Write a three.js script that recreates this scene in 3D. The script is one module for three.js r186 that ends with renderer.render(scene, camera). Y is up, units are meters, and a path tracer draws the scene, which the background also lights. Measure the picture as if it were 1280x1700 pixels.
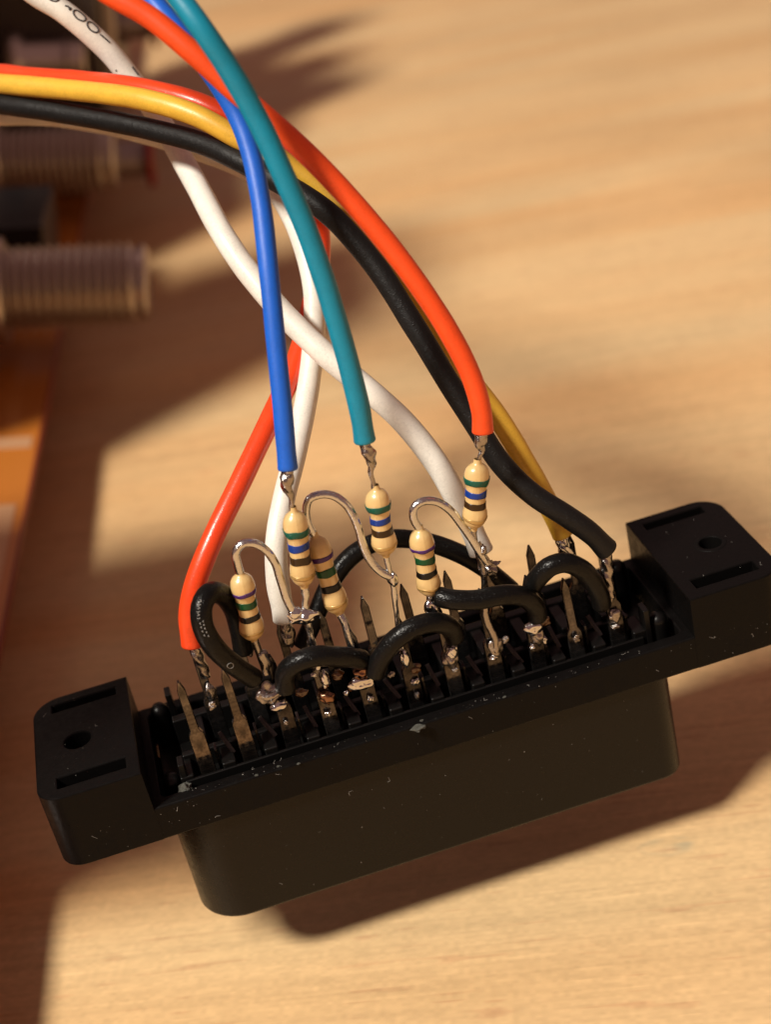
import * as THREE from 'three';
import { mergeGeometries } from 'three/addons/utils/BufferGeometryUtils.js';
import { RoundedBoxGeometry } from 'three/addons/geometries/RoundedBoxGeometry.js';

// ---------------------------------------------------------------- camera, light, exposure (all lengths below in millimetres, scaled by U)
const U = 0.001;
const scene = new THREE.Scene();
const renderer = new THREE.WebGLRenderer({ antialias: true });
renderer.toneMapping = THREE.LinearToneMapping;
renderer.toneMappingExposure = 1.0;
renderer.shadowMap.enabled = true;
const V = (x, y, z) => new THREE.Vector3(x, y, z);
const CAM = V(-12.3345, 94.665, 111.5694), FOCAL = 2570.447;
const RIGHT = V(0.952118, -0.204946, 0.226869), UP = V(0.286526, 0.857015, -0.428285), BACK = V(-0.106655, 0.472782, 0.874701);
const camera = new THREE.PerspectiveCamera(2 * Math.atan(850 / FOCAL) * 180 / Math.PI, 1280 / 1700, 0.005, 20);
camera.position.copy(CAM).multiplyScalar(U);
camera.quaternion.setFromRotationMatrix(new THREE.Matrix4().makeBasis(RIGHT, UP, BACK));
camera.focus = 0.1315;
camera.userData.fStop = 29;
scene.background = new THREE.Color().setRGB(0.215, 0.115, 0.102);         // dim warm room
const TABLE_Y = -8.5;                                                     // the plug hangs on its wires, 8.5 mm clear of the table
const LAMP_AT = V(-1075, 1585, 600), LAMP_COLOR = new THREE.Color().setRGB(1, 0.93, 0.82);
const lampLight = new THREE.PointLight(LAMP_COLOR, 19, 0, 2);          // bedside-size warm bulb to the left
lampLight.position.copy(LAMP_AT).multiplyScalar(U);
lampLight.shadow.radius = 8.5; lampLight.castShadow = true; scene.add(lampLight);

// ---------------------------------------------------------------- helpers
let seed = 7;
const rnd = () => { seed = (seed * 1664525 + 1013904223) >>> 0; return seed / 4294967296; };
const rr = (a, b) => a + (b - a) * rnd();
const hash = (x, y, z) => { let h = Math.imul(x, 374761393) ^ Math.imul(y, 668265263) ^ Math.imul(z, 2147483647 - 1013); h = Math.imul(h ^ (h >>> 13), 1274126177); return ((h ^ (h >>> 16)) >>> 0) / 4294967296; };
const sm = (t) => t * t * (3 - 2 * t), lerp = (a, b, t) => a + (b - a) * t;
function noise(x, y, z = 0) {
  const i = Math.floor(x), j = Math.floor(y), k = Math.floor(z), u = sm(x - i), v = sm(y - j), w = sm(z - k);
  const p = (a, b, c) => hash(i + a, j + b, k + c);
  return lerp(lerp(lerp(p(0, 0, 0), p(1, 0, 0), u), lerp(p(0, 1, 0), p(1, 1, 0), u), v), lerp(lerp(p(0, 0, 1), p(1, 0, 1), u), lerp(p(0, 1, 1), p(1, 1, 1), u), v), w);
}
const clamp = (v, a = 0, b = 1) => Math.min(b, Math.max(a, v));
// photograph pixel -> direction; a point comes from the plane or distance given with it
const rayOf = (u, v) => RIGHT.clone().multiplyScalar((u - 640) / FOCAL).addScaledVector(UP, -(v - 850) / FOCAL).sub(BACK);
const atZ = (u, v, z) => { const r = rayOf(u, v); return CAM.clone().addScaledVector(r, (z - CAM.z) / r.z); };
const atY = (u, v, y) => { const r = rayOf(u, v); return CAM.clone().addScaledVector(r, (y - CAM.y) / r.y); };

const counts = {};
const numbered = (n) => { const k = counts[n] = (counts[n] ?? -1) + 1; return k ? `${n}_${String(k).padStart(3, '0')}` : n; };
function thing(name, label, category, base = V(0, 0, 0), group) {
  const o = new THREE.Group(); o.name = numbered(name); o.position.copy(base).multiplyScalar(U);
  o.userData = { label, category }; if (group) o.userData.group = group;
  Object.defineProperty(o, 'baseAt', { value: base.clone(), enumerable: false });
  scene.add(o); return o;
}
const baseOf = (o) => o.baseAt ?? (o.parent ? baseOf(o.parent) : V(0, 0, 0));
function part(name, geo, mat, parent) {                                   // geometry in world millimetres
  const b = baseOf(parent), g = geo.clone ? geo : geo;
  g.translate(-b.x, -b.y, -b.z); g.scale(U, U, U);
  const m = new THREE.Mesh(g, mat); m.name = name; m.castShadow = m.receiveShadow = true; parent.add(m); return m;
}
const box = (x0, x1, y0, y1, z0, z1, r = 0.12) => { const g = new RoundedBoxGeometry(x1 - x0, y1 - y0, z1 - z0, 2, Math.min(r, (x1 - x0) / 2.1, (y1 - y0) / 2.1, (z1 - z0) / 2.1)); g.translate((x0 + x1) / 2, (y0 + y1) / 2, (z0 + z1) / 2); return g; };
const merge = (list) => mergeGeometries(list.map((g) => { const h = g.index ? g.toNonIndexed() : g; for (const k of Object.keys(h.attributes)) if (!['position', 'normal', 'uv'].includes(k)) h.deleteAttribute(k); return h; }));

function sweep(pts, radius, { seg = 0, ring = 16, lump = 0, lumpScale = 1.2, round = 0.18, seedZ = 0, tension = 0.5, uvScale = 1, twist = 0 } = {}) {
  const curve = new THREE.CatmullRomCurve3(pts, false, 'centripetal', tension), len = curve.getLength();
  const n = seg || Math.max(8, Math.ceil(len / 0.45)), rOf = typeof radius === 'function' ? radius : () => radius;
  const P = [], T = [];
  for (let i = 0; i <= n; i++) { P.push(curve.getPointAt(i / n)); T.push(curve.getTangentAt(i / n)); }
  let nrm = V(0, 0, 1).cross(T[0]); if (nrm.length() < 1e-3) nrm = V(1, 0, 0).cross(T[0]); nrm.normalize();
  const rows = [], add = (p, t, nn, r, along, sx) => rows.push({ p, t, nn: nn.clone(), r, along, sx });
  const r0 = rOf(0), r1 = rOf(1);
  const cap = Math.min(round, r0 * 0.9);
  for (let i = 0; i <= n; i++) {
    if (i) { const ax = T[i - 1].clone().cross(T[i]); const s = ax.length(); if (s > 1e-7) nrm.applyAxisAngle(ax.divideScalar(s), Math.atan2(s, T[i - 1].dot(T[i]))); nrm.addScaledVector(T[i], -nrm.dot(T[i])).normalize(); }
    if (i === 0) { add(P[0], T[0], nrm, 0.0005, 0, 0); add(P[0], T[0], nrm, r0 - cap, 0, 0); add(P[0].clone().addScaledVector(T[0], cap * 0.3), T[0], nrm, r0 - cap * 0.3, cap * 0.3, 0.5); add(P[0].clone().addScaledVector(T[0], cap), T[0], nrm, r0, cap, 1); continue; }
    if (i === n) { const c1 = Math.min(round, r1 * 0.9); add(P[n].clone().addScaledVector(T[n], -c1), T[n], nrm, r1, len - c1, 1); add(P[n].clone().addScaledVector(T[n], -c1 * 0.3), T[n], nrm, r1 - c1 * 0.3, len - c1 * 0.3, 0.5); add(P[n], T[n], nrm, r1 - c1, len, 0); add(P[n], T[n], nrm, 0.0005, len, 0); continue; }
    const along = len * i / n; if (along < cap * 1.3 || along > len - round * 1.3) continue;
    add(P[i], T[i], nrm, rOf(i / n), along, 1);
  }
  const pos = [], uv = [], idx = [];
  for (const q of rows) {
    const bn = q.t.clone().cross(q.nn);
    for (let j = 0; j <= ring; j++) {
      const a = j / ring * Math.PI * 2, d = q.nn.clone().multiplyScalar(Math.cos(a)).addScaledVector(bn, Math.sin(a));
      let r = q.r;
      if (lump && q.r > 0.01) { const w = q.p.clone().addScaledVector(d, q.r).multiplyScalar(lumpScale); r *= 1 + lump * 2 * (noise(w.x + 50, w.y + 50, w.z + 50 + seedZ) - 0.5); }
      if (twist && q.r > 0.01) r *= 1 + twist * Math.cos(3 * (a + q.along * 1.5)) ;
      const v = q.p.clone().addScaledVector(d, r); pos.push(v.x, v.y, v.z); uv.push(j / ring, q.along / 6 * uvScale);
    }
  }
  const w = ring + 1;
  for (let i = 0; i + 1 < rows.length; i++) for (let j = 0; j < ring; j++) { const a = i * w + j, b = a + w; idx.push(a, a + 1, b, b, a + 1, b + 1); }
  const g = new THREE.BufferGeometry();
  g.setAttribute('position', new THREE.Float32BufferAttribute(pos, 3)); g.setAttribute('uv', new THREE.Float32BufferAttribute(uv, 2)); g.setIndex(idx); g.computeVertexNormals();
  // close the normal seam
  const N = g.attributes.normal; for (let i = 0; i < rows.length; i++) { const a = i * w, b = a + ring, x = N.getX(a) + N.getX(b), y = N.getY(a) + N.getY(b), z = N.getZ(a) + N.getZ(b), l = Math.hypot(x, y, z) || 1; N.setXYZ(a, x / l, y / l, z / l); N.setXYZ(b, x / l, y / l, z / l); }
  g.userData.length = len;
  g.userData.on = (u, v, da, along) => {                                   // a point on the wire's skin: nearest station to a photograph pixel, turned da radians off the camera's side
    let best = 0, bd = 1e9; for (let i = 0; i <= 2400; i++) { const p = curve.getPointAt(i / 2400), w = p.clone().sub(CAM), k = -w.dot(BACK), px = 640 + FOCAL * w.dot(RIGHT) / k, py = 850 - FOCAL * w.dot(UP) / k, d = Math.hypot(px - u, py - v); if (d < bd) { bd = d; best = i / 2400; } }
    return skin(best + along / len, da);
  };
  const skin = (s, da) => { const p = curve.getPointAt(clamp(s)), t = curve.getTangentAt(clamp(s)), c = CAM.clone().sub(p); c.addScaledVector(t, -c.dot(t)).normalize(); c.applyAxisAngle(t, da); return p.addScaledVector(c, rOf(s) * 0.995); };
  return g;
}
function blob(c, rx, ry, rz, sz, lump = 0.25, scale = 1.4, turn) {
  const g = new THREE.SphereGeometry(1, 28, 20), p = g.attributes.position;
  for (let i = 0; i < p.count; i++) { const x = p.getX(i), y = p.getY(i), z = p.getZ(i), k = 1 + lump * 2 * (noise(x * scale + 9 + sz, y * scale + 9, z * scale + 9 + sz * 3) - 0.5) + lump * 0.22 * (noise(x * scale * 3 + 9, y * scale * 3 + sz, z * scale * 3 + 9) - 0.5); p.setXYZ(i, x * rx * k, y * ry * k, z * rz * k); }
  if (turn) g.applyQuaternion(turn);
  g.computeVertexNormals(); g.translate(c.x, c.y, c.z); return g;
}
function lathe(profile, a, b, ring = 28) {                                // profile [[t along a-b in mm, r]]
  const g = new THREE.LatheGeometry(profile.map(([t, r]) => new THREE.Vector2(Math.max(r, 0.0005), t)), ring);
  const d = b.clone().sub(a).normalize();
  g.applyQuaternion(new THREE.Quaternion().setFromUnitVectors(V(0, 1, 0), d)); g.translate(a.x, a.y, a.z); return g;
}
function extrude(shape, y0, y1, bevel = 0.12) {                           // shape in (x, -z)
  const g = new THREE.ExtrudeGeometry(shape, { depth: y1 - y0 - 2 * bevel, bevelEnabled: bevel > 0, bevelThickness: bevel, bevelSize: bevel, bevelOffset: -bevel, bevelSegments: 2, curveSegments: 10 });
  g.rotateX(-Math.PI / 2); g.translate(0, y0 + bevel, 0); return g;
}
function roundRect(x0, x1, z0, z1, r, path = new THREE.Shape()) {         // r: one radius or [front-left, front-right, back-right, back-left]
  const [a, b, c, d] = Array.isArray(r) ? r : [r, r, r, r], s0 = -z1, s1 = -z0;
  path.moveTo(x0 + a, s0); path.lineTo(x1 - b, s0); if (b) path.absarc(x1 - b, s0 + b, b, -Math.PI / 2, 0);
  path.lineTo(x1, s1 - c); if (c) path.absarc(x1 - c, s1 - c, c, 0, Math.PI / 2);
  path.lineTo(x0 + d, s1); if (d) path.absarc(x0 + d, s1 - d, d, Math.PI / 2, Math.PI);
  path.lineTo(x0, s0 + a); if (a) path.absarc(x0 + a, s0 + a, a, Math.PI, 1.5 * Math.PI);
  path.closePath?.(); return path;
}

// ---------------------------------------------------------------- textures
function tex(w, h, fn, srgb, rx = 1, ry = 1) {
  const d = new Uint8Array(w * h * 4);
  for (let y = 0; y < h; y++) for (let x = 0; x < w; x++) { const c = fn(x, y); const o = (y * w + x) * 4; d[o] = c[0]; d[o + 1] = c[1]; d[o + 2] = c[2]; d[o + 3] = 255; }
  const t = new THREE.DataTexture(d, w, h, THREE.RGBAFormat); t.magFilter = THREE.LinearFilter; t.minFilter = THREE.LinearMipmapLinearFilter; t.generateMipmaps = true;
  t.wrapS = t.wrapT = THREE.MirroredRepeatWrapping; t.repeat.set(rx, ry); if (srgb) t.colorSpace = THREE.SRGBColorSpace; t.needsUpdate = true; return t;
}
const grey = (v) => { const k = clamp(v) * 255; return [k, k, k]; };
// pine: grain runs along x
const WW = 2048, WH = 2048, TILE = 310;
const GA = 17.3 * Math.PI / 180, wrap = (t) => { t = ((t % 2) + 2) % 2; return t > 1 ? 2 - t : t; };
const STAIN = [wrap((20.1 * Math.cos(GA) + 1.6 * Math.sin(GA)) / TILE + 0.37) * TILE, wrap((-20.1 * Math.sin(GA) + 1.6 * Math.cos(GA)) / TILE + 0.11) * TILE];
const woodHeight = new Float32Array(WW * WH);
const woodMap = tex(WW, WH, (x, y) => {
  const X = x / WW * TILE, Y = y / WH * TILE;                               // mm
  const warp = 9 * (noise(X / 90, Y / 40, 3) - 0.5) + 3 * (noise(X / 30, Y / 14, 5) - 0.5);
  const yy = Y + warp;
  const ring = noise(X / 420 + 2, yy / 13, 1), ring2 = noise(X / 160, yy / 4.2, 8), streak = noise(X / 34, yy / 0.9, 11), fine = noise(X / 9, Y / 0.32, 14), dash = noise(X / 4.2, Y / 0.45, 21), blotch = noise(X / 30, Y / 22, 31), grain = noise(X / 0.5, Y / 0.35, 41);
  const late = clamp((ring - 0.52) * 3.2) * 0.55 + clamp((ring2 - 0.62) * 2.6) * 0.22;
  let r = 213, g = 178, b = 130;
  r = lerp(r, 206, late); g = lerp(g, 163, late); b = lerp(b, 113, late);
  const k = 1 + 0.05 * (streak - 0.5) + 0.035 * (fine - 0.5) + 0.08 * (blotch - 0.5) + 0.06 * (grain - 0.5) + 0.03 * (noise(X / 1.5, Y / 0.9, 71) - 0.5);
  const d = dash > 0.80 ? (dash - 0.80) * 0.55 : 0, pale = dash < 0.15 ? (0.15 - dash) * 0.35 : 0;
  woodHeight[y * WW + x] = 0.5 + 0.35 * (fine - 0.5) + 0.3 * (streak - 0.5) - d * 2 + 0.25 * (grain - 0.5);
  { const sx = (X - STAIN[0]) / 3.2, sy = (Y - STAIN[1]) / 1.5, q = sx * sx + sy * sy; if (q < 1) { const m = clamp((1 - q) * 1.6) * clamp(noise(X / 1.6, Y / 0.5, 61) * 1.6 - 0.35) * 0.5; r = lerp(r, 150, m); g = lerp(g, 142, m); b = lerp(b, 118, m); } }   // small grey smear
  const warm = 0.05 * (noise(X / 60, Y / 9, 51) - 0.5);
  return [clamp(r * (k - d * 0.6 + pale) / 255) * 255, clamp(g * (k - d - warm + pale) / 255) * 255, clamp(b * (k - d - warm * 2 + pale) / 255) * 255];
}, true);
const woodBump = tex(WW, WH, (x, y) => grey(woodHeight[y * WW + x]));
const woodRough = tex(512, 512, (x, y) => grey(0.52 + 0.22 * (noise(x / 60, y / 5, 2) - 0.5) + 0.12 * (noise(x / 9, y / 9, 4) - 0.5)));
const speckle = (n) => tex(256, 256, (x, y) => { const a = noise(x / 11, y / 11, n), b = noise(x / 3.2, y / 3.2, n + 3), c = noise(x / 36, y / 36, n + 7); return grey(0.4 + 0.25 * (a - 0.5) + 0.25 * (b - 0.5) + 0.35 * (c - 0.5) + (b > 0.86 ? 0.35 : 0)); });
const bumpA = speckle(1), bumpB = speckle(40);
const roughPlastic = tex(512, 512, (x, y) => grey(0.40 + 0.20 * (noise(x / 70, y / 70, 4) - 0.5) + 0.18 * (noise(x / 7, y / 7, 9) - 0.5)));
const rep = (t, x, y) => { const c = t.clone(); c.repeat.set(x, y); c.needsUpdate = true; return c; };
const lin = (r, g, b) => new THREE.Color().setRGB(r, g, b);

// ---------------------------------------------------------------- materials
const plasticBump = rep(bumpB, 0.22, 0.22);
const M = {};
M.plastic = new THREE.MeshPhysicalMaterial({ color: lin(0.0038, 0.0033, 0.0031), roughness: 1.1, roughnessMap: rep(roughPlastic, 0.045, 0.045), bumpMap: plasticBump, bumpScale: 0.00002, specularIntensity: 0.2 });
M.plasticShell = new THREE.MeshPhysicalMaterial({ color: lin(0.0035, 0.003, 0.0027), roughness: 0.7, roughnessMap: rep(roughPlastic, 0.035, 0.035), bumpMap: rep(bumpA, 0.6, 0.6), bumpScale: 0.000008, specularIntensity: 0.5 });
M.plasticInsert = new THREE.MeshPhysicalMaterial({ color: lin(0.004, 0.0037, 0.0035), roughness: 0.34, specularIntensity: 0.5 });
const wireSkin = tex(512, 512, (x, y) => { const v = 0.985 + 0.08 * (noise(x / 60, y / 90, 5) - 0.5) + 0.06 * (noise(x / 12, y / 12, 8) - 0.5) - (noise(x / 5, y / 5, 15) > 0.9 ? 0.07 : 0) - (noise(x / 26, y / 3, 25) > 0.86 ? 0.05 : 0); return grey(v); }, true);
const wireMat = (c, rough, bump = 0.000012, extra = {}) => new THREE.MeshPhysicalMaterial({ map: wireSkin, color: c, roughness: rough, bumpMap: rep(bumpA, 1, 1), bumpScale: bump, ...extra });
M.red = wireMat(lin(0.84, 0.075, 0.009), 0.46);
M.red2 = wireMat(lin(0.80, 0.06, 0.012), 0.30);
M.blue = wireMat(lin(0.006, 0.11, 0.58), 0.48);
M.teal = wireMat(lin(0.001, 0.225, 0.35), 0.45);
M.yellow = wireMat(lin(0.72, 0.42, 0.045), 0.40);
M.white = wireMat(lin(0.80, 0.77, 0.69), 0.38);
M.black = wireMat(lin(0.0075, 0.007, 0.0068), 0.5, 0.00005, { specularIntensity: 0.5 });
M.jumper = wireMat(lin(0.005, 0.0048, 0.0046), 0.3, 0.00005, { specularIntensity: 0.36 });
M.tin = new THREE.MeshPhysicalMaterial({ color: lin(0.66, 0.66, 0.67), metalness: 1, roughness: 0.15 });
M.lead = new THREE.MeshPhysicalMaterial({ color: lin(0.64, 0.65, 0.66), metalness: 1, roughness: 0.2, bumpMap: rep(bumpB, 1, 1.5), bumpScale: 0.00002 });
M.strand = new THREE.MeshPhysicalMaterial({ color: lin(0.36, 0.33, 0.31), metalness: 1, roughness: 0.24, bumpMap: rep(bumpB, 1, 2), bumpScale: 0.00002 });
const pinRough = tex(128, 128, (x, y) => grey(0.36 + 0.5 * (noise(x / 14, y / 14, 2) - 0.5) + 0.3 * (noise(x / 4, y / 4, 6) - 0.5)));
const pinColor = (base, n) => tex(128, 128, (x, y) => { const k = 0.72 + 0.6 * (noise(x / 20, y / 20, n) - 0.3) * 0.6 + 0.25 * (noise(x / 5, y / 5, n + 4) - 0.5); return base.map((c) => clamp(c * k / 255) * 255); }, true);
M.pin = [[112, 108, 106], [90, 87, 86], [74, 71, 71]].map((c, i) => new THREE.MeshPhysicalMaterial({ map: pinColor(c, i * 9 + 1), metalness: 0.9, roughness: 0.5, roughnessMap: pinRough }));
M.pinClean = new THREE.MeshPhysicalMaterial({ map: pinColor([120, 110, 102], 77), metalness: 0.95, roughness: 0.55, roughnessMap: pinRough });
M.copper = new THREE.MeshPhysicalMaterial({ color: lin(0.30, 0.16, 0.10), metalness: 1, roughness: 0.3 });
M.flux = new THREE.MeshPhysicalMaterial({ color: lin(0.10, 0.045, 0.015), roughness: 0.12, clearcoat: 0.6 });
M.beige = new THREE.MeshPhysicalMaterial({ color: lin(0.66, 0.455, 0.19), roughness: 0.42, clearcoat: 1, clearcoatRoughness: 0.26, bumpMap: rep(bumpA, 0.8, 0.8), bumpScale: 0.00002 });
const bandMat = (c) => new THREE.MeshPhysicalMaterial({ color: c, roughness: 0.45, specularIntensity: 0.3, clearcoat: 0.5, clearcoatRoughness: 0.22 });
M.band = { green: bandMat(lin(0.002, 0.09, 0.06)), green2: bandMat(lin(0.002, 0.06, 0.018)), blue: bandMat(lin(0.003, 0.035, 0.24)), brown: bandMat(lin(0.032, 0.014, 0.003)), violet: bandMat(lin(0.06, 0.016, 0.14)), black: bandMat(lin(0.003, 0.0026, 0.0026)), gold: new THREE.MeshPhysicalMaterial({ color: lin(0.50, 0.33, 0.12), roughness: 0.34, metalness: 0.45, clearcoat: 0.3 }) };
M.wood = new THREE.MeshPhysicalMaterial({ map: woodMap, bumpMap: woodBump, bumpScale: 0.00006, roughness: 0.9, roughnessMap: woodRough, specularIntensity: 0.45 });
M.ink = new THREE.MeshStandardMaterial({ color: lin(0.02, 0.016, 0.02), roughness: 0.6 });
M.inkWhite = new THREE.MeshStandardMaterial({ color: lin(0.26, 0.26, 0.25), roughness: 0.6 });
M.dust = new THREE.MeshStandardMaterial({ color: lin(0.27, 0.25, 0.22), roughness: 0.9 });
M.glue = new THREE.MeshPhysicalMaterial({ color: lin(0.13, 0.13, 0.11), roughness: 0.35, bumpMap: rep(bumpB, 4, 4), bumpScale: 0.00012 });

// ---------------------------------------------------------------- table
{
  const size = 2600, th = 26, g = new THREE.BoxGeometry(size, th, size, 1, 1, 1); g.translate(300, TABLE_Y - th / 2, -300);
  const p = g.attributes.position, uv = g.attributes.uv, a = 17.3 * Math.PI / 180;   // grain runs 17 degrees off the connector's long side
  for (let i = 0; i < p.count; i++) { const x = p.getX(i), z = p.getZ(i) + (p.getY(i) < TABLE_Y - 1 ? p.getY(i) : 0); uv.setXY(i, (x * Math.cos(a) + z * Math.sin(a)) / TILE + 0.37, (-x * Math.sin(a) + z * Math.cos(a)) / TILE + 0.11); }
  g.scale(U, U, U);
  const t = new THREE.Mesh(g, M.wood); t.name = 'table'; t.receiveShadow = t.castShadow = true;
  t.userData = { kind: 'structure', label: 'pale pine tabletop with soft orange grain', category: 'table' }; scene.add(t);
}

// ---------------------------------------------------------------- plug connector
const FY = 11.495, TOP = FY + 7.378, RIM = FY + 3.403, XL0 = -33.2, XL1 = -24.3, XR0 = 25.13, XR1 = 34.2, ZF = 2.91, ZB = -12.66;
const conn = thing('plug_connector', 'black plastic multi-pin plug connector hanging pins up just above the table', 'connector');
{
  const hullShape = roundRect(-23.6, 22.9, -10.6, 2.23, [4.4, 2.2, 2.4, 2.4]);
  hullShape.holes.push(roundRect(-22.5, 21.8, -9.5, 1.13, [3.4, 1.2, 1.4, 1.4], new THREE.Path()));
  part('shell', extrude(hullShape, 0, FY + 0.4, 0.25), M.plasticShell, conn);
  for (const s of [0, 1]) {
    const sh = s ? roundRect(XR0, XR1, ZB, ZF, [0, 2.4, 2.6, 0]) : roundRect(XL0, XL1, ZB, ZF, [2.2, 0, 0, 2.6]);
    const lower = s ? roundRect(XR0, XR1, ZB, ZF, [0, 2.4, 2.6, 0]) : roundRect(XL0, XL1, ZB, ZF, [2.2, 0, 0, 2.6]);
    const sx = s ? [26.4, 32.35] : [-31.42, -25.45], hx = s ? 30.45 : -29.35;
    sh.holes.push(roundRect(sx[0], sx[1], -0.08, 1.45, 0.05, new THREE.Path()), roundRect(sx[0], sx[1], -11.45, -10.25, 0.05, new THREE.Path()));
    sh.holes.push(new THREE.Path().absarc(hx, 4.82, 1.22, 0, Math.PI * 2, true));
    const block = part('mounting_ear', merge([extrude(sh, FY + 0.01, TOP, 0.13)]), M.plastic, conn);
    const base = lower; base.holes.push(new THREE.Path().absarc(hx, 4.82, 1.1, 0, Math.PI * 2, true));
    part('ear_floor', extrude(roundRect(s ? XR0 + 0.2 : XL0 + 0.2, s ? XR1 - 0.2 : XL1 - 0.2, ZB + 0.2, ZF - 0.2, 1.6), FY + 0.05, FY + 1.6, 0.05), M.plasticInsert, block);
    // raised lip round the screw hole
    if (s) part('hole_lip', lathe([[-2.5, 1.05], [0.0, 1.05], [0.05, 1.12], [0.05, 1.42], [0.0, 1.52], [-0.1, 1.55]], V(hx, TOP, -4.82), V(hx, TOP + 1, -4.82), 32), M.plastic, block);
  }
  const mid = roundRect(XL1 - 0.6, XR0 + 0.6, ZB + 0.02, ZF - 0.02, 0);
  mid.holes.push(roundRect(-23.5, 24.35, -11.3, 1.55, 0.5, new THREE.Path()));
  part('rim', extrude(mid, FY + 0.02, RIM, 0.16), M.plastic, conn);
  // insert: floor, front lip, row walls, ribs between contacts
  part('insert', merge([box(-23.4, 24.3, FY + 0.1, FY + 0.9, -11.2, 1.5), box(-21.2, 21.2, FY, FY + 2.5, -8.4, 0.45, 0.15)]), M.plasticInsert, conn);
  part('front_lip', box(-21.2, 21.2, FY + 2, RIM + 0.15, 0.42, 0.75, 0.1), M.plasticInsert, conn);
  part('middle_wall', box(-21, 21, FY + 2, RIM + 0.9, -2.7, -2.0, 0.15), M.plasticInsert, conn);
  part('rear_wall', box(-21.2, 21.2, FY + 2, RIM + 1.6, -7.6, -6.6, 0.15), M.plasticInsert, conn);
  for (let i = 0; i < 12; i++) { const x = -19.05 - 1.905 + 3.81 * i; part('front_rib', box(x - 0.62, x + 0.62, FY + 2, RIM + 0.5 + (i % 3) * 0.12, -2.2, 0.55, 0.16), M.plasticInsert, conn); }
  for (let i = 0; i < 11; i++) { const x = -19.05 + 3.81 * i; part('rear_rib', box(x - 0.55, x + 0.55, FY + 2, RIM + 1.4, -6.8, -2.5, 0.16), M.plasticInsert, conn); }
  // end posts and tabs
  for (const [x, z, y] of [[-22.4, -0.4, 15.6], [-22.2, -9.8, 16.8], [23.0, -0.3, 16.5], [22.6, -9.2, 17.3]]) {
    part('end_post', lathe([[0, 0.85], [y - FY - 1.3, 0.85], [y - FY - 0.95, 0.78], [y - FY - 0.55, 0.5], [y - FY - 0.42, 0]], V(x, FY + 0.4, z), V(x, FY + 2, z), 20), M.plasticInsert, conn);
    part('end_tab', box(x + (x < 0 ? 0.95 : -1.5), x + (x < 0 ? 1.5 : -0.95), FY + 0.4, y + 1.1, z - 0.6, z + 0.9, 0.1), M.plasticInsert, conn);
  }
  // pins: flat blades, wide foot, shoulder, narrow pointed tine
  const pinShape = (hFoot, tip) => { const s = new THREE.Shape(), w = 0.69, n = 0.40; s.moveTo(-w, 0); s.lineTo(w, 0); s.lineTo(w, hFoot - 0.25); s.lineTo(w - 0.06, hFoot); s.lineTo(n, hFoot + 0.42); s.lineTo(n - 0.04, tip - 1.0); s.lineTo(0.07, tip); s.lineTo(-0.07, tip); s.lineTo(-n + 0.04, tip - 1.0); s.lineTo(-n, hFoot + 0.42); s.lineTo(-w + 0.06, hFoot); s.lineTo(-w, hFoot - 0.25); s.closePath(); return s; };
  const pinGeo = () => { const g = new THREE.ExtrudeGeometry(pinShape(6.4, 11.9), { depth: 0.36, bevelEnabled: true, bevelThickness: 0.06, bevelSize: 0.06, bevelOffset: -0.06, bevelSegments: 1 }); g.translate(0, 0, -0.24); const uv = g.attributes.uv; for (let i = 0; i < uv.count; i++) uv.setXY(i, uv.getX(i) / 4, uv.getY(i) / 4); return g; };
  const lean = [0.01, 0.005, -0.02, 0.01, 0.02, -0.015, 0.01, 0.0, -0.03, 0.015, 0.0];
  for (let i = 0; i < 11; i++) { const g = pinGeo(); g.rotateZ(lean[i]); g.rotateX(i % 3 * 0.012 - 0.01); g.translate(-19.05 + 3.81 * i, 24.5 - 11.9 - (i === 9 ? 1.6 : 0), 0); part('pin', g, i < 2 ? M.pinClean : M.pin[i % 3], conn); }
  for (let j = 0; j < 10; j++) { const g = pinGeo(); g.rotateZ(lean[(j * 3) % 11]); g.translate(-17.15 + 3.81 * j, 24.6 - 11.9, -4.3); part('pin', g, M.pin[(j * 2 + 1) % 3], conn); }
  // metal feet of the contacts in front of the pins
  for (let i = 0; i < 11; i++) { const x = -19.05 + 3.81 * i; part('contact_foot', box(x + 0.95, x + 1.2, FY + 2.4, RIM + 1.7 + (i * 7 % 4) * 0.25, -1.5, -0.3, 0.05), M.pin[(i + 1) % 3], conn); }
  for (let i = 0; i < 10; i++) { const g = new RoundedBoxGeometry(0.42, 2.3, 0.16, 1, 0.04); g.rotateZ(0.32 + 0.1 * Math.sin(i * 2.1)); g.rotateX(-0.35); g.translate(-19.05 + 3.81 * i + 2.15, RIM + 1.5 + 0.3 * Math.sin(i * 1.7), -1.2); part('contact_spring', g, M.pin[2], conn); }
  // glue flakes and dust
  const gf = (u, v, y, rx, ry, rz, n) => { const p = atY(u, v, y); return blob(p, rx, ry, rz, n, 0.45, 2.2); };
  part('glue_flake', gf(693, 1209, RIM + 0.02, 0.6, 0.16, 0.42, 3), M.glue, conn);
  part('glue_flake', gf(309, 1311, RIM - 0.2, 0.62, 0.6, 0.6, 5), M.glue, conn);
  for (const [u, v, n] of [[462, 1272, 1], [425, 1287, 2], [495, 1268, 3], [838, 1157, 4], [700, 1196, 6]]) part('glue_flake', gf(u, v, RIM + 0.02, 0.16, 0.06, 0.12, n), M.glue, conn);
  const specks = [];
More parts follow.
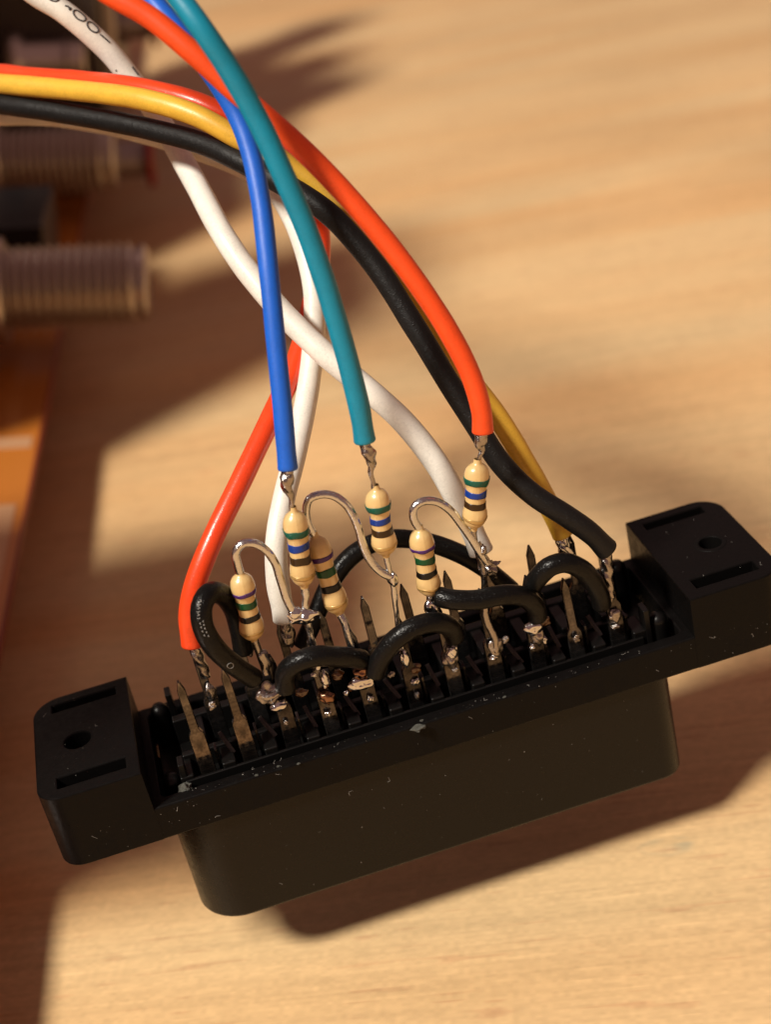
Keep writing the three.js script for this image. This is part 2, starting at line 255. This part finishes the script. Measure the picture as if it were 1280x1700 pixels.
  for (let i = 0; i < 230; i++) {
    const front = i < 120, x = rr(-31, 32), s = rr(0.018, 0.045) * (rnd() < 0.12 ? 1.7 : 1);
    let p;
    if (front) { const lowY = Math.abs(x) > 20 ? FY + 0.5 : 0.8; const y = lerp(RIM - 0.3, lowY, Math.pow(rnd(), 1.5)); p = V(x, y, (y < FY ? 2.23 : ZF) + 0.004); }
    else if (i < 195) p = V(rr(-22, 22), RIM + 0.004, rr(1.7, 2.8));
    else { const e = rnd() < 0.5; p = V(e ? rr(-32.5, -25) : rr(26, 33.5), TOP + 0.004, rr(-12, 2.4)); }
    const g = new THREE.TetrahedronGeometry(s); g.scale(1, rr(0.5, 1.6), front ? 0.4 : 1); g.rotateZ(rr(0, 6)); g.translate(p.x, p.y, p.z); specks.push(g);
    if (i % 11 === 0) { const a = rr(0, 6.28), l = rr(0.25, 0.55), c = rr(-0.2, 0.2), q = front ? (dx, dy) => V(p.x + dx, p.y + dy, p.z + 0.01) : (dx, dy) => V(p.x + dx, p.y + 0.01, p.z + dy); specks.push(sweep([q(0, 0), q(Math.cos(a) * l * 0.5 - c, Math.sin(a) * l * 0.5 + c), q(Math.cos(a) * l, Math.sin(a) * l)], 0.014, { seg: 8, ring: 4, round: 0.005 })); }
  }
  const d = part('dust', merge(specks), M.dust, conn); d.userData.kind = 'stuff';
}

// ---------------------------------------------------------------- hook-up wires
// [u, v, z]: photograph pixel and the depth plane the wire runs in there; the tails run on out of the frame to the board
const path = (list) => list.map((p) => p.isVector3 ? p : atZ(...p));
function hookup(label, mat, dia, pts, end, opts = {}) {
  const P = path(pts), base = P[P.length - 1].clone(); base.y = 0;
  const t = thing('hookup_wire', label, 'wire', P[P.length - 1].clone(), 'coloured wires soldered to the connector');
  const L0 = new THREE.CatmullRomCurve3(P, false, 'centripetal').getLength(), sg = sweep(P, (q) => dia / 2 * (1 + 0.05 * Math.exp(-(1 - q) * L0 / 0.6) - 0.03 * Math.exp(-Math.pow(((1 - q) * L0 - 1.6) / 0.7, 2))), { ring: 22, round: 0.2, lump: 0.026, lumpScale: 0.5 }), on = sg.userData.on; delete sg.userData.on; const ins = part('insulation', sg, mat, t);
  if (end) part('tinned_end', sweep(path(end.pts), end.r ?? ((s) => lerp(0.5, 0.2, sm(clamp(s * 1.15))) + 0.13 * Math.max(0, Math.sin(s * 7 - 0.6)) * (1 - s)), { ring: 18, seg: 60, lump: end.lump ?? 0.26, lumpScale: 1.9, round: 0.08, seedZ: end.s ?? 0, twist: end.twist ?? 0.13 }), end.mat ?? M.strand, t);
  return { t, ins, on };
}
const tailTop = (dx, dz) => [V(-64 + dx, 70, -170 + dz), V(-50 + dx, 88, -120 + dz), V(-30 + dx, 92, -70 + dz)];
const tailLeft = (k) => [V(-100, 14.5, -14 + 5 * k), V(-88, 30, -10 + 4 * k), V(-70, 46, -1 + 2.6 * k), V(-57 + k, 50, 4 + 2.6 * k), V(-49 + 2 * k, 51.5, 2 + 2 * k), V(-44 + 2 * k, 54, -14), V(-37 + 1.5 * k, 59 + k, -42)];  // made-up route, bunched out of view to shade the left mounting ear
hookup('blue insulated wire ending at a green-blue-brown banded resistor', M.blue, 1.6, [...tailTop(-8, 0), [150, -110, -24], [228, -32, -19], [262, 12, -16], [310, 70, -14], [352, 125, -13], [388, 182, -12], [412, 240, -10.5], [432, 330, -8], [446, 450, -5], [457, 560, -3], [470, 690, -1], [478, 781, 0]], { pts: [[478, 776, 0], [478, 792, 0], [476, 806, 0.1], [482, 822, 0], [484, 836, 0], [485, 848, 0]], s: 1 });
hookup('teal insulated wire crossing over the orange one above its resistor', M.teal, 1.74, [...tailTop(8, 8), [190, -140, -12], [255, -55, -8], [293, -8, -6.5], [335, 48, -5], [378, 112, -4.5], [423, 190, -4], [470, 290, -3], [512, 390, -2.2], [546, 490, -1.5], [575, 590, -0.8], [597, 680, -0.2], [606, 734, 0]], { pts: [[606, 728, 0], [607, 742, 0], [614, 756, 0.2], [617, 772, 0], [616, 786, 0], [619, 800, 0], [621, 812, 0]], s: 4 });
hookup('orange-red wire arching to the resistor beside the thick black wire', M.red, 1.72, [...tailTop(0, -6), [60, -90, -16], [175, -14, -12.5], [250, 30, -11], [318, 86, -9.5], [380, 142, -8.5], [448, 200, -7.5], [520, 266, -6.5], [600, 352, -5], [680, 452, -3.2], [742, 545, -1.8], [784, 628, -0.8], [800, 685, -0.2], [802, 719, 0]], { pts: [[801, 714, 0], [800, 728, 0.1], [796, 738, 0], [801, 748, 0], [796, 758, 0], [795, 770, 0]], s: 8 });
const whiteText = hookup('white wire with black print crossing behind the blue and teal wires', M.white, 2.12, [...tailTop(-14, -18), [-30, -80, -42], [55, -12, -41], [107, 21, -40], [147, 54, -39.5], [184, 90, -39], [216, 130, -38.5], [255, 184, -37], [294, 250, -33], [330, 315, -28], [370, 390, -22], [412, 452, -19], [472, 522, -16], [540, 588, -13], [600, 638, -11], [662, 692, -9], [720, 762, -7], [757, 825, -5.6], [785, 882, -4.9], [800, 918, -4.4]], { pts: [[798, 912, -4.4], [803, 926, -4.1], [808, 940, -3.9], [816, 948, -3.7], [822, 960, -4.2]], s: 12, lump: 0.5, r: (s) => lerp(0.5, 0.25, s) });
hookup('white wire running down behind the blue wire into the left pins', M.white, 2.0, [...tailLeft(-1.5), [-90, 196, -62], [0, 192, -52], [85, 193, -48], [200, 212, -42], [330, 250, -35], [410, 282, -30], [462, 322, -26], [500, 395, -22], [521, 480, -19], [521, 560, -17], [512, 640, -14.5], [495, 730, -11], [472, 825, -7.5], [459, 900, -5.5], [460, 960, -4.6], [473, 1030, -4.3]], { pts: [[472, 1026, -4.3], [474, 1040, -4.0], [478, 1056, -4.0]], s: 15, r: () => 0.5 });
hookup('yellow wire tucked under the orange wire, soldered beside the black one', M.yellow, 1.9, [...tailLeft(0.5), [-90, 128, -56], [0, 139, -43], [100, 148, -36], [240, 166, -27], [330, 194, -23], [400, 232, -21], [460, 262, -20], [540, 318, -18], [620, 402, -15], [700, 510, -12], [765, 612, -9.5], [825, 690, -7.6], [880, 780, -6], [915, 846, -4.9], [936, 890, -4.4]], { pts: [[935, 884, -4.3], [936, 900, -4.1], [941, 916, -4.1], [943, 930, -4.2]], mat: M.tin, s: 20, r: () => 0.62, lump: 0.14 });
hookup('matte black wire soldered to the last pin by the right mounting ear', M.black, 1.95, [...tailLeft(1.5), [-90, 164, -52], [0, 173, -43], [120, 190, -36], [250, 215, -29], [340, 240, -24], [400, 268, -20.5], [460, 300, -18], [540, 350, -15], [622, 440, -12], [690, 545, -9], [742, 630, -6.5], [790, 705, -4.6], [834, 772, -3], [884, 820, -1.6], [940, 856, -0.6], [984, 888, -0.1], [1010, 914, 0]], { pts: [[1006, 910, 0], [1007, 926, 0], [1008, 944, 0.2], [1011, 966, 0.3], [1014, 990, 0.3]], mat: M.strand, s: 23, r: (s) => lerp(0.56, 0.42, s), lump: 0.2 });
hookup('orange-red wire curling behind the white one to the leftmost rear pin', M.red2, 1.9, [...tailLeft(-0.5), [-90, 118, -64], [0, 122, -49], [50, 128, -43], [150, 136, -36], [250, 150, -30], [340, 176, -26], [420, 220, -24], [490, 285, -23.5], [526, 360, -23], [530, 440, -21.5], [512, 530, -19.5], [488, 610, -16.5], [444, 706, -12], [396, 806, -8.5], [350, 902, -6], [322, 975, -4.9], [314, 1025, -4.5], [319, 1072, -4.3]], { pts: [[320, 1066, -4.3], [326, 1084, -4.0], [334, 1102, -4.0], [342, 1124, -4.0]], s: 27, r: (s) => lerp(0.5, 0.42, s), lump: 0.18 });

// print on the white wire: 0 - 0 0 and two dashes
function print(wire, list, mat, w) { for (const [u, v, da, pts] of list) part('print', merge([sweep(pts.map(([a, b]) => wire.on(u, v, da + b, a)), w, { seg: 26, ring: 6, round: 0.02 })]), mat, wire.t); }
const ring0 = (a, b) => Array.from({ length: 13 }, (_, i) => [a * Math.cos(i / 12 * 6.283), b * Math.sin(i / 12 * 6.283)]);
{
  const on = whiteText.on, da = -0.62, W = { on, t: whiteText.t };
  print(W, [[84, 6, da, ring0(0.62, 0.36)], [110, 19, da, [[-0.2, 0.1], [0.05, 0], [0.3, 0.16], [0.25, -0.1]]], [130, 31, da, ring0(0.62, 0.36)], [152, 48, da, ring0(0.62, 0.36)], [172, 66, da, [[-0.55, 0.05], [0, 0.02], [0.6, -0.03]]], [222, 122, da - 0.2, [[-0.5, 0], [0, 0], [0.5, 0]]], [192, 115, 0.6, [[-0.05, 0], [0.05, 0.02], [0.08, 0]]]], M.ink, 0.085);
}
// ---------------------------------------------------------------- resistors
const R0 = 0.36;   // lead radius
function resistor(label, top, bot, bands, leads) {
  const A = atZ(...top), B = atZ(...bot), len = A.distanceTo(B), t = thing('resistor', label, 'resistor', B.clone(), 'beige banded resistors standing on the pins');
  const rs = 0.84, rb = 1.06, k = len / 6.3;
  const base = [[-0.35, 0.3], [0, 0.36], [0.14, 0.5], [0.34, 0.76], [0.62, 0.94], [1.0, 1.03], [1.35, rb], [1.65, 1.03], [1.95, 0.94], [2.2, 0.86], [2.6, rs], [3.7, rs], [4.15, 0.86], [4.4, 0.95], [4.7, 1.03], [5.0, rb], [5.35, 1.03], [5.7, 0.92], [5.98, 0.7], [6.16, 0.48], [6.3, 0.36], [6.55, 0.3]];
  const rAt = (s) => { for (let i = 1; i < base.length; i++) if (s <= base[i][0]) return lerp(base[i - 1][1], base[i][1], (s - base[i - 1][0]) / (base[i][0] - base[i - 1][0])); return 0.3; };
  const prof = base.map(([s, r]) => [s * k, r]);
  const bg = lathe(prof, A, B, 32);
  const p = bg.attributes.position;
  const wob = (q) => 0.11 * (noise(q.x * 1.1 + 80, q.y * 1.1 + 80, q.z * 1.1 + 80) - 0.5), axis = B.clone().sub(A).normalize();
  const out = (q) => { const d = q.clone().sub(A); return d.addScaledVector(axis, -d.dot(axis)).normalize(); };
  for (let i = 0; i < p.count; i++) { const q = V(p.getX(i), p.getY(i), p.getZ(i)); q.addScaledVector(out(q), wob(q)); p.setXYZ(i, q.x, q.y, q.z); }
  bg.computeVertexNormals();
  part('body', bg, M.beige, t);
  for (const [color, s0, s1] of bands) {
    const q = [[s0 * k, rAt(s0) - 0.05]]; for (let i = 0; i <= 6; i++) { const s = lerp(s0, s1, i / 6); q.push([s * k, rAt(s) + 0.03]); } q.push([s1 * k, rAt(s1) - 0.05]);
    const g = lathe(q, A, B, 32), gp = g.attributes.position, ax = B.clone().sub(A).normalize();
    for (let i = 0; i < gp.count; i++) { const x = gp.getX(i), y = gp.getY(i), z = gp.getZ(i), w = 0.2 * (noise(x * 1.6 + 40 + s0, y * 1.6 + 40, z * 1.6 + 40) - 0.5); const o = V(x, y, z); o.addScaledVector(out(o), wob(o) + 0.012).addScaledVector(ax, w); gp.setXYZ(i, o.x, o.y, o.z); }
    part('colour_band', g, M.band[color], t);
  }
  for (const l of leads) part('lead', sweep(l.p.map((q) => q === 'A' ? A : q === 'B' ? B : atZ(...q)), l.r ?? R0, { ring: 12, seg: 44, lump: l.lump ?? 0.05, lumpScale: 1.8, round: 0.08 }), l.mat ?? M.lead, t);
  return t;
}
const bandsA = [['green', 1.35, 1.95], ['blue', 2.55, 3.12], ['brown', 3.6, 4.2], ['gold', 5.1, 5.45]], bandsB = [['violet', 1.45, 1.8], ['green2', 2.45, 3.05], ['black', 3.72, 4.25], ['gold', 5.2, 5.45]];
resistor('violet-green-black banded resistor beside the black loop at the left end', [398, 952, 0], [422, 1061, 0], bandsB, [
  { p: ['A', [394, 936, 0], [391, 918, 0], [400, 904, 0], [418, 901, 0], [440, 912, 0], [456, 934, 0], [466, 965, 0], [476, 995, 0.1], [488, 1016, 0.2], [502, 1024, 0.3]] },
  { p: ['B', [428, 1078, 0], [436, 1100, 0.1], [443, 1120, 0.3]], mat: M.strand, r: 0.33 }]);
resistor('green-blue-brown banded resistor hanging under the blue wire', [487, 848, 0], [505, 972, 0], bandsA, [
  { p: ['B', [507, 990, 0.1], [506, 1004, 0.2], [508, 1024, 0.2], [514, 1050, 0.1], [521, 1080, 0.3], [528, 1110, 0.3]], lump: 0.28, r: 0.3 }]);
resistor('violet-green-black banded resistor leaning behind the one under the blue wire', [522, 890, -1.6], [564, 1019, -0.6], bandsB, [
  { p: ['A', [511, 868, -1.7], [508, 846, -1.6], [514, 828, -1.4], [532, 821, -1.2], [556, 824, -1], [578, 842, -0.7], [592, 868, -0.4], [602, 902, -0.2], [614, 930, 0], [632, 949, 0.1], [648, 958, 0.1]] },
  { p: ['B', [572, 1034, -0.3], [578, 1056, 0], [584, 1076, 0.2]], r: 0.34 }]);
resistor('green-blue-brown banded resistor hanging under the teal wire', [624, 811, 0], [641, 920, 0], bandsA, [
  { p: ['B', [643, 934, 0], [648, 955, 0], [653, 975, 0.1], [656, 1000, 0.2], [661, 1040, 0.3], [668, 1090, 0.3]], r: 0.24, lump: 0.2 }]);
resistor('violet-green-black banded resistor between the teal and orange wires', [697, 878, 0], [715, 988, 0], bandsB, [
  { p: ['A', [687, 862, 0], [687, 844, 0], [700, 833, 0], [722, 832, 0], [746, 846, 0], [764, 868, 0], [780, 890, 0.1], [796, 916, 0.2], [808, 938, 0.1]] },
  { p: ['B', [716, 1000, 0], [722, 1016, 0.2], [728, 1030, 0.2]], r: 0.4, mat: M.tin }]);
resistor('green-blue-brown banded resistor hanging under the orange-red wire', [793, 768, 0], [787, 876, 0], bandsA, [
  { p: ['B', [786, 888, 0], [790, 905, 0.1], [800, 935, 0.1], [804, 965, 0.2], [804, 1000, 0.4], [810, 1035, 0.5], [821, 1058, 0.6], [824, 1082, 0.6]], r: 0.3, lump: 0.22, mat: M.strand }]);

// ---------------------------------------------------------------- short black jumper wires
function jumper(label, pts, dia = 1.78, lump = 0.03) {
  const P = path(pts), t = thing('jumper_wire', label, 'wire', P[0].clone(), 'short black jumper wires between pins');
  const sg = sweep(P, dia / 2, { ring: 20, lump, lumpScale: 0.7, round: 0.2 }), on = sg.userData.on; delete sg.userData.on; part('insulation', sg, M.jumper, t); return { t, on };
}
const jLoop = jumper('short black jumper with white print, looped at the left end', [[404, 1082, -2.5], [398, 1046, -2.2], [388, 1012, -1.6], [370, 988, -0.4], [348, 984, 0.8], [335, 1003, 1.6], [336, 1038, 2.1], [354, 1072, 2.2], [388, 1104, 1.6], [424, 1128, 0.8]]);
jumper('short black jumper bridging the pins beside the looped one', [[474, 1146, 0.9], [474, 1118, 1.2], [488, 1102, 1.6], [520, 1090, 1.9], [556, 1090, 1.6], [584, 1092, 1.0], [604, 1096, 0.5]]);
jumper('short black jumper rising under the violet banded resistor in the middle', [[621, 1119, 0.9], [632, 1092, 1.4], [656, 1062, 1.8], [690, 1040, 1.9], [724, 1033, 1.6], [748, 1042, 1.0], [756, 1060, 0.4]]);
jumper('short black jumper lying flat below the orange wire\u2019s resistor', [[726, 990, 0.6], [748, 995, 1.4], [790, 996, 1.9], [832, 988, 1.9], [866, 990, 1.5], [888, 1006, 1.0], [893, 1026, 0.6]]);
jumper('short black arched jumper just left of the right-hand end pin', [[884, 972, 0.3], [897, 955, 0.9], [914, 940, 1.3], [938, 934, 1.4], [964, 944, 1.2], [982, 962, 0.9], [996, 986, 0.6], [1000, 1006, 0.2]]);
const jArch = jumper('long black jumper arching behind the resistors from left to right pins', [[500, 1076, -4.2], [520, 1032, -4.8], [552, 962, -5.6], [590, 918, -6.2], [640, 896, -6.4], [700, 898, -6.2], [756, 916, -5.6], [806, 944, -5], [852, 982, -4.4]], 1.7);

{ // small white print on the looped and the arching jumper
  const rows = [];
  for (let i = 0; i < 6; i++) rows.push([331 + i * 1.2, 1000 + i * 4.2, 0.25, i % 2 ? [[-0.02, -0.16], [0.05, 0], [0.02, 0.18]] : [[-0.08, 0.1], [0, -0.12], [0.08, 0.1]]]);
  for (let i = 0; i < 9; i++) rows.push([339 + i * 1.5, 1026 + i * 2.4, -0.15 + (i % 2) * 0.3, [[-0.07, -0.05], [0.0, 0.06], [0.07, -0.04]]]);
  rows.push([387, 1082, 0.25, ring0(0.3, 0.28)]);
  print(jLoop, rows, M.inkWhite, 0.028);
  print(jArch, [[516, 1012, 0.2, [[-0.25, 0.3], [0.15, 0.3], [0.3, 0], [0.15, -0.3], [-0.15, -0.25]]]], M.inkWhite, 0.03);
}
// ---------------------------------------------------------------- solder on the joints (each a lump on its pin, part of the connector)
const sol = (u, v, z, rx, ry, rz, n, m = M.tin, lump = 0.3) => part('solder_joint', blob(atZ(u, v, z), rx, ry, rz, n, lump, 1.8), m, conn);
sol(505, 1022, 0.35, 1.25, 0.7, 0.6, 1, M.tin, 0.45); sol(490, 1018, 0.3, 0.6, 0.5, 0.45, 2);
sol(651, 962, 0.1, 0.42, 0.75, 0.4, 3); sol(655, 985, 0.1, 0.26, 0.5, 0.25, 4);
sol(810, 940, 0, 0.75, 0.8, 0.6, 5, M.strand, 0.6); sol(820, 936, -0.4, 0.6, 0.2, 0.25, 6, M.strand, 0.5); sol(800, 915, 0.1, 0.45, 0.8, 0.4, 7, M.strand, 0.5);
sol(716, 1010, 0.3, 0.55, 0.75, 0.5, 8); sol(446, 1150, 0.6, 1.1, 0.9, 0.6, 9, M.strand, 0.5); sol(463, 1172, 0.9, 0.75, 0.5, 0.45, 10); sol(440, 1100, 0.2, 0.5, 1.2, 0.4, 11, M.strand, 0.4);
sol(600, 1112, 0.6, 0.7, 0.55, 0.5, 12, M.copper, 0.5); sol(603, 1132, 0.7, 0.95, 0.6, 0.5, 13, M.tin, 0.5); sol(540, 1128, 0.5, 0.45, 0.9, 0.4, 14); sol(542, 1158, 0.5, 0.6, 0.6, 0.45, 15, M.copper, 0.4);
sol(672, 1092, 0.6, 0.4, 1.0, 0.4, 16); sol(752, 1082, 0.6, 0.55, 0.6, 0.5, 17); sol(748, 1096, 0.3, 0.6, 0.9, 0.4, 18, M.strand, 0.4);
sol(886, 1042, 0.6, 0.8, 0.7, 0.5, 19); sol(880, 974, -0.2, 0.55, 0.35, 0.4, 20); sol(893, 1056, 0.3, 0.62, 0.9, 0.4, 21, M.strand, 0.3);
sol(1012, 985, 0.3, 0.5, 1.0, 0.42, 22, M.strand, 0.35); sol(1021, 1022, 0.35, 0.66, 0.7, 0.4, 23, M.strand, 0.3); sol(935, 902, -3.9, 0.55, 0.6, 0.35, 24);
sol(478, 1052, -4.0, 0.62, 1.3, 0.45, 25, M.strand, 0.25); sol(412, 1074, -2.6, 0.5, 0.8, 0.5, 26, M.strand, 0.4); sol(824, 1075, 0.5, 0.6, 0.9, 0.35, 27, M.strand, 0.3); sol(350, 1150, -3.9, 0.5, 0.9, 0.4, 28, M.strand, 0.3);
for (const [u, v, n, m] of [[545, 1185, 1, 0], [690, 1132, 2, 0], [693, 1155, 3, 1], [756, 1112, 4, 1], [820, 1092, 5, 0], [884, 1075, 6, 0], [958, 1060, 7, 1], [1022, 1040, 8, 1], [475, 1200, 9, 1], [615, 1160, 10, 0], [352, 1172, 11, 1], [575, 1150, 12, 0], [650, 1120, 13, 1], [840, 1062, 14, 1], [905, 1062, 15, 0], [520, 1120, 16, 0], [1060, 1062, 17, 1]])
  sol(u, v, 0.45, 0.22 + 0.06 * (n % 3), 0.2 + 0.05 * (n % 4), 0.2, 60 + n, m ? M.strand : M.tin, 0.5);
for (const [u, v, n] of [[560, 1120, 1], [585, 1140, 2], [690, 1110, 3], [905, 1030, 4], [500, 1150, 5]]) sol(u, v, 0.1, 0.5, 0.4, 0.35, 40 + n, M.flux, 0.4);

// ---------------------------------------------------------------- circuit board at the left, tilted a little, with its sockets
const E0 = V(-40.8, 2.5, -58.2), bE = V(17.8, 0, -153.6).normalize(), tiltA = 11.5 * Math.PI / 180;
const bN = V(-bE.z, 0, bE.x).multiplyScalar(Math.cos(tiltA)).add(V(0, -Math.sin(tiltA), 0)), bU = bE.clone().negate().cross(bN);
const boardMat = tex(256, 512, (x, y) => { const a = noise(x / 26, y / 26, 3), b = noise(x / 5, y / 5, 6), tr = noise(x / 9, y / 60, 12) > 0.56 ? 1 : 0; const k = 0.9 + 0.2 * (a - 0.5) + 0.1 * (b - 0.5); return [clamp((tr ? 226 : 214) * k / 255) * 255, clamp((tr ? 150 : 128) * k / 255) * 255, clamp((tr ? 66 : 44) * k / 255) * 255]; }, true);
M.board = new THREE.MeshPhysicalMaterial({ map: rep(boardMat, 0.02, 0.02), roughness: 0.3, clearcoat: 0.4, clearcoatRoughness: 0.2 });
M.boardEdge = new THREE.MeshPhysicalMaterial({ color: lin(0.22, 0.035, 0.012), roughness: 0.5 });
M.nickel = new THREE.MeshPhysicalMaterial({ color: lin(0.60, 0.52, 0.46), metalness: 0.9, roughness: 0.28 });
M.solderTrack = new THREE.MeshPhysicalMaterial({ color: lin(0.60, 0.33, 0.17), metalness: 0.2, roughness: 0.35 });
M.nickelDull = new THREE.MeshPhysicalMaterial({ color: lin(0.36, 0.30, 0.28), metalness: 0.9, roughness: 0.45 });
M.blackBox = new THREE.MeshPhysicalMaterial({ color: lin(0.01, 0.01, 0.011), roughness: 0.3 });
M.darkHousing = new THREE.MeshPhysicalMaterial({ color: lin(0.05, 0.034, 0.027), roughness: 0.35 });
M.redRing = new THREE.MeshPhysicalMaterial({ color: lin(0.34, 0.025, 0.02), roughness: 0.4 });
M.cream = new THREE.MeshPhysicalMaterial({ color: lin(0.6, 0.5, 0.38), roughness: 0.5 });
{
  const b = new THREE.Group(); b.name = 'circuit_board'; b.position.copy(E0).multiplyScalar(U);
  b.quaternion.setFromRotationMatrix(new THREE.Matrix4().makeBasis(bN, bU, bE.clone().negate()));
  b.userData = { label: 'orange-brown circuit board with threaded coax sockets along its edge', category: 'circuit board' };
  Object.defineProperty(b, 'baseAt', { value: V(0, 0, 0) }); scene.add(b);
  const q = (n, g, m, p = b) => part(n, g, m, p);
  q('board_edge', box(-0.5, 0, -1.6, -0.02, -430, 100, 0.05), M.boardEdge);
  q('substrate', box(-110, -0.4, -1.6, 0, -430, 100, 0.05), M.board);
  q('solder_strip', box(-5.2, -1.6, 0, 0.12, -34, -2, 0.05), M.solderTrack); q('solder_strip', box(-7, -1.2, 0, 0.12, -57, -53, 0.05), M.solderTrack); q('solder_strip', box(-4.8, -1.4, 0, 0.12, 6, 60, 0.05), M.solderTrack);
  q('foot', box(-108, -100, -28, -1.7, -100, -60, 1), M.blackBox);
  const up = (y) => y;
  function coax(tipX, y, z, dia, len, name = 'coax_socket') {
    const r = dia / 2, pr = [[0, r * 0.3], [0.02, r * 0.82], [0.5, r * 0.9], [1.0, r * 0.94]]; const pitch = dia * 0.115; let s = 1.6;
    pr.push([1.5, r * 0.86], [2.2, r * 0.86]); s = 2.4;
    while (s < len) { pr.push([s, r * 0.84], [s + pitch * 0.42, r], [s + pitch * 0.56, r], [s + pitch * 0.96, r * 0.84]); s += pitch; }
    pr.push([len + 0.2, r * 0.9], [len + 0.3, r * 1.22], [len + 3.5, r * 1.22], [len + 3.6, r * 0.7], [len + 8, r * 0.7]);
    const a = V(tipX, y, z), c = q(name, lathe(pr, a, V(tipX - 10, y, z), 40), M.nickel);
    part('socket_insulator', lathe([[-0.06, 0], [-0.06, r * 0.55], [-0.02, r * 0.62], [0.3, r * 0.62]], a, V(tipX - 10, y, z), 28), M.nickelDull, c);
    part('contact_hole', lathe([[-0.12, 0], [-0.12, r * 0.17], [0, r * 0.2]], a, V(tipX - 10, y, z), 16), M.blackBox, c);
  }
  coax(17, 12, -91.6, 14.6, 24); coax(8.2, 12.4, -175, 14.8, 24);
  // metal can that carries the sockets, black switch block between them
  q('shield_can', box(-70, -14, 0.1, 22, -108, -74, 0.6), M.nickelDull); q('shield_can', box(-70, -17, 0.1, 24, -194, -158, 0.6), M.nickelDull);
  q('shadow_caster_front', box(-62, -17.5, 0.1, 64, 5, 56, 1.2), M.blackBox);                     // made-up blocks left of the frame, added to cast shadows into it
  q('shadow_caster_rear', box(-70, -30, 0.1, 76, -204, -132, 0.6), M.nickelDull);  // added out of view to keep the rear coax socket in shade
  q('shadow_caster_mid', box(-72, -27, 0.1, 101, -86, -44, 0.6), M.nickelDull);  // unseen stand-in, added for the broad table shadow beside the front socket
  const sw = q('switch_block', box(-15, -3, 0.1, 15, -146, -118, 0.4), M.blackBox); q('switch_lever', box(-9, -6, 8, 10.4, -118.5, -116, 0.3), M.cream, sw);
  q('tan_block', box(-12, -3.2, 0.1, 5, -117, -113, 0.5), M.cream);
  // phono sockets with red collars further back
  q('socket_housing', box(-34, 5, 0.1, 50, -330, -205, 0.8), M.darkHousing);
  for (const [x, z, h, r] of [[-12, -228, 84, 13], [-10, -262, 80, 13], [-14, -302, 90, 14]]) q('shadow_caster_post', lathe([[0, 0], [0, r - 0.6], [0.6, r], [h - 50, r], [h - 49.4, r - 0.6], [h - 49.4, 0]], V(x, 50, z), V(x, 60, z), 28), M.blackBox);  // posts added above the view to cast soft, broken shadows on the far table
  for (const [tx, y, z] of [[16, 7.5, -193], [17, 24, -272]]) {
    const a = V(tx, y, z), c = q('phono_socket', lathe([[0, 2.2], [0.1, 4.0], [8.5, 4.1], [8.6, 5.6], [22, 5.6], [22.1, 2]], a, V(tx - 5, y, z), 28), M.nickelDull);
    part('red_collar', lathe([[-0.0, 4.05], [0, 6.4], [1.6, 6.6], [1.7, 4.1]], V(tx - 0.2, y, z), V(tx - 5, y, z), 28), M.redRing, c);
  }
  { const a = V(2, 29, -199), c = q('aerial_socket', lathe([[0, 1.5], [0.1, 3.6], [0.6, 4.4], [14, 4.4], [14.1, 6.2], [17, 6.2], [17.1, 2]], a, V(-5, 29, -199), 28), M.nickel); part('socket_collar', lathe([[3.6, 4.4], [3.6, 5.2], [4.6, 5.2], [4.6, 4.4]], a, V(-5, 29, -199), 28), M.nickelDull, c); }
  q('locating_post', box(5.2, 8, 14, 44, -222, -216, 0.8), M.cream);
  q('power_capacitor', lathe([[0, 0], [0, 9], [0.6, 9.6], [46, 9.6], [46.6, 9], [46.6, 0]], V(-42, 0.1, -232), V(-42, 30, -232), 32), M.blackBox);
}

// ---------------------------------------------------------------- the warm bulb that lights the table (outside the frame)
const bulbMat = new THREE.MeshStandardMaterial({ color: lin(0.9, 0.85, 0.75), emissive: LAMP_COLOR, emissiveIntensity: 6, roughness: 0.4 });
for (const [at, r, label] of [[LAMP_AT, 146, 'round warm lamp bulb hanging above the table outside the frame']]) {
  const t = thing('lamp_bulb', label, 'lamp', at.clone());
  part('glass_bulb', lathe([[-r, 0], ...Array.from({ length: 15 }, (_, i) => { const a = -1.45 + i * 0.19; return [Math.sin(a) * r, Math.cos(a) * r]; }), [r * 1.25, r * 0.42], [r * 1.4, r * 0.4]], at, at.clone().add(V(0, 10, 0)), 32), bulbMat, t);
  part('screw_base', lathe([[r * 1.38, 0], [r * 1.38, r * 0.4], [r * 1.9, r * 0.4], [r * 2, r * 0.2], [r * 2, 0]], at, at.clone().add(V(0, 10, 0)), 24), M.nickelDull, t);
}

renderer.render(scene, camera);
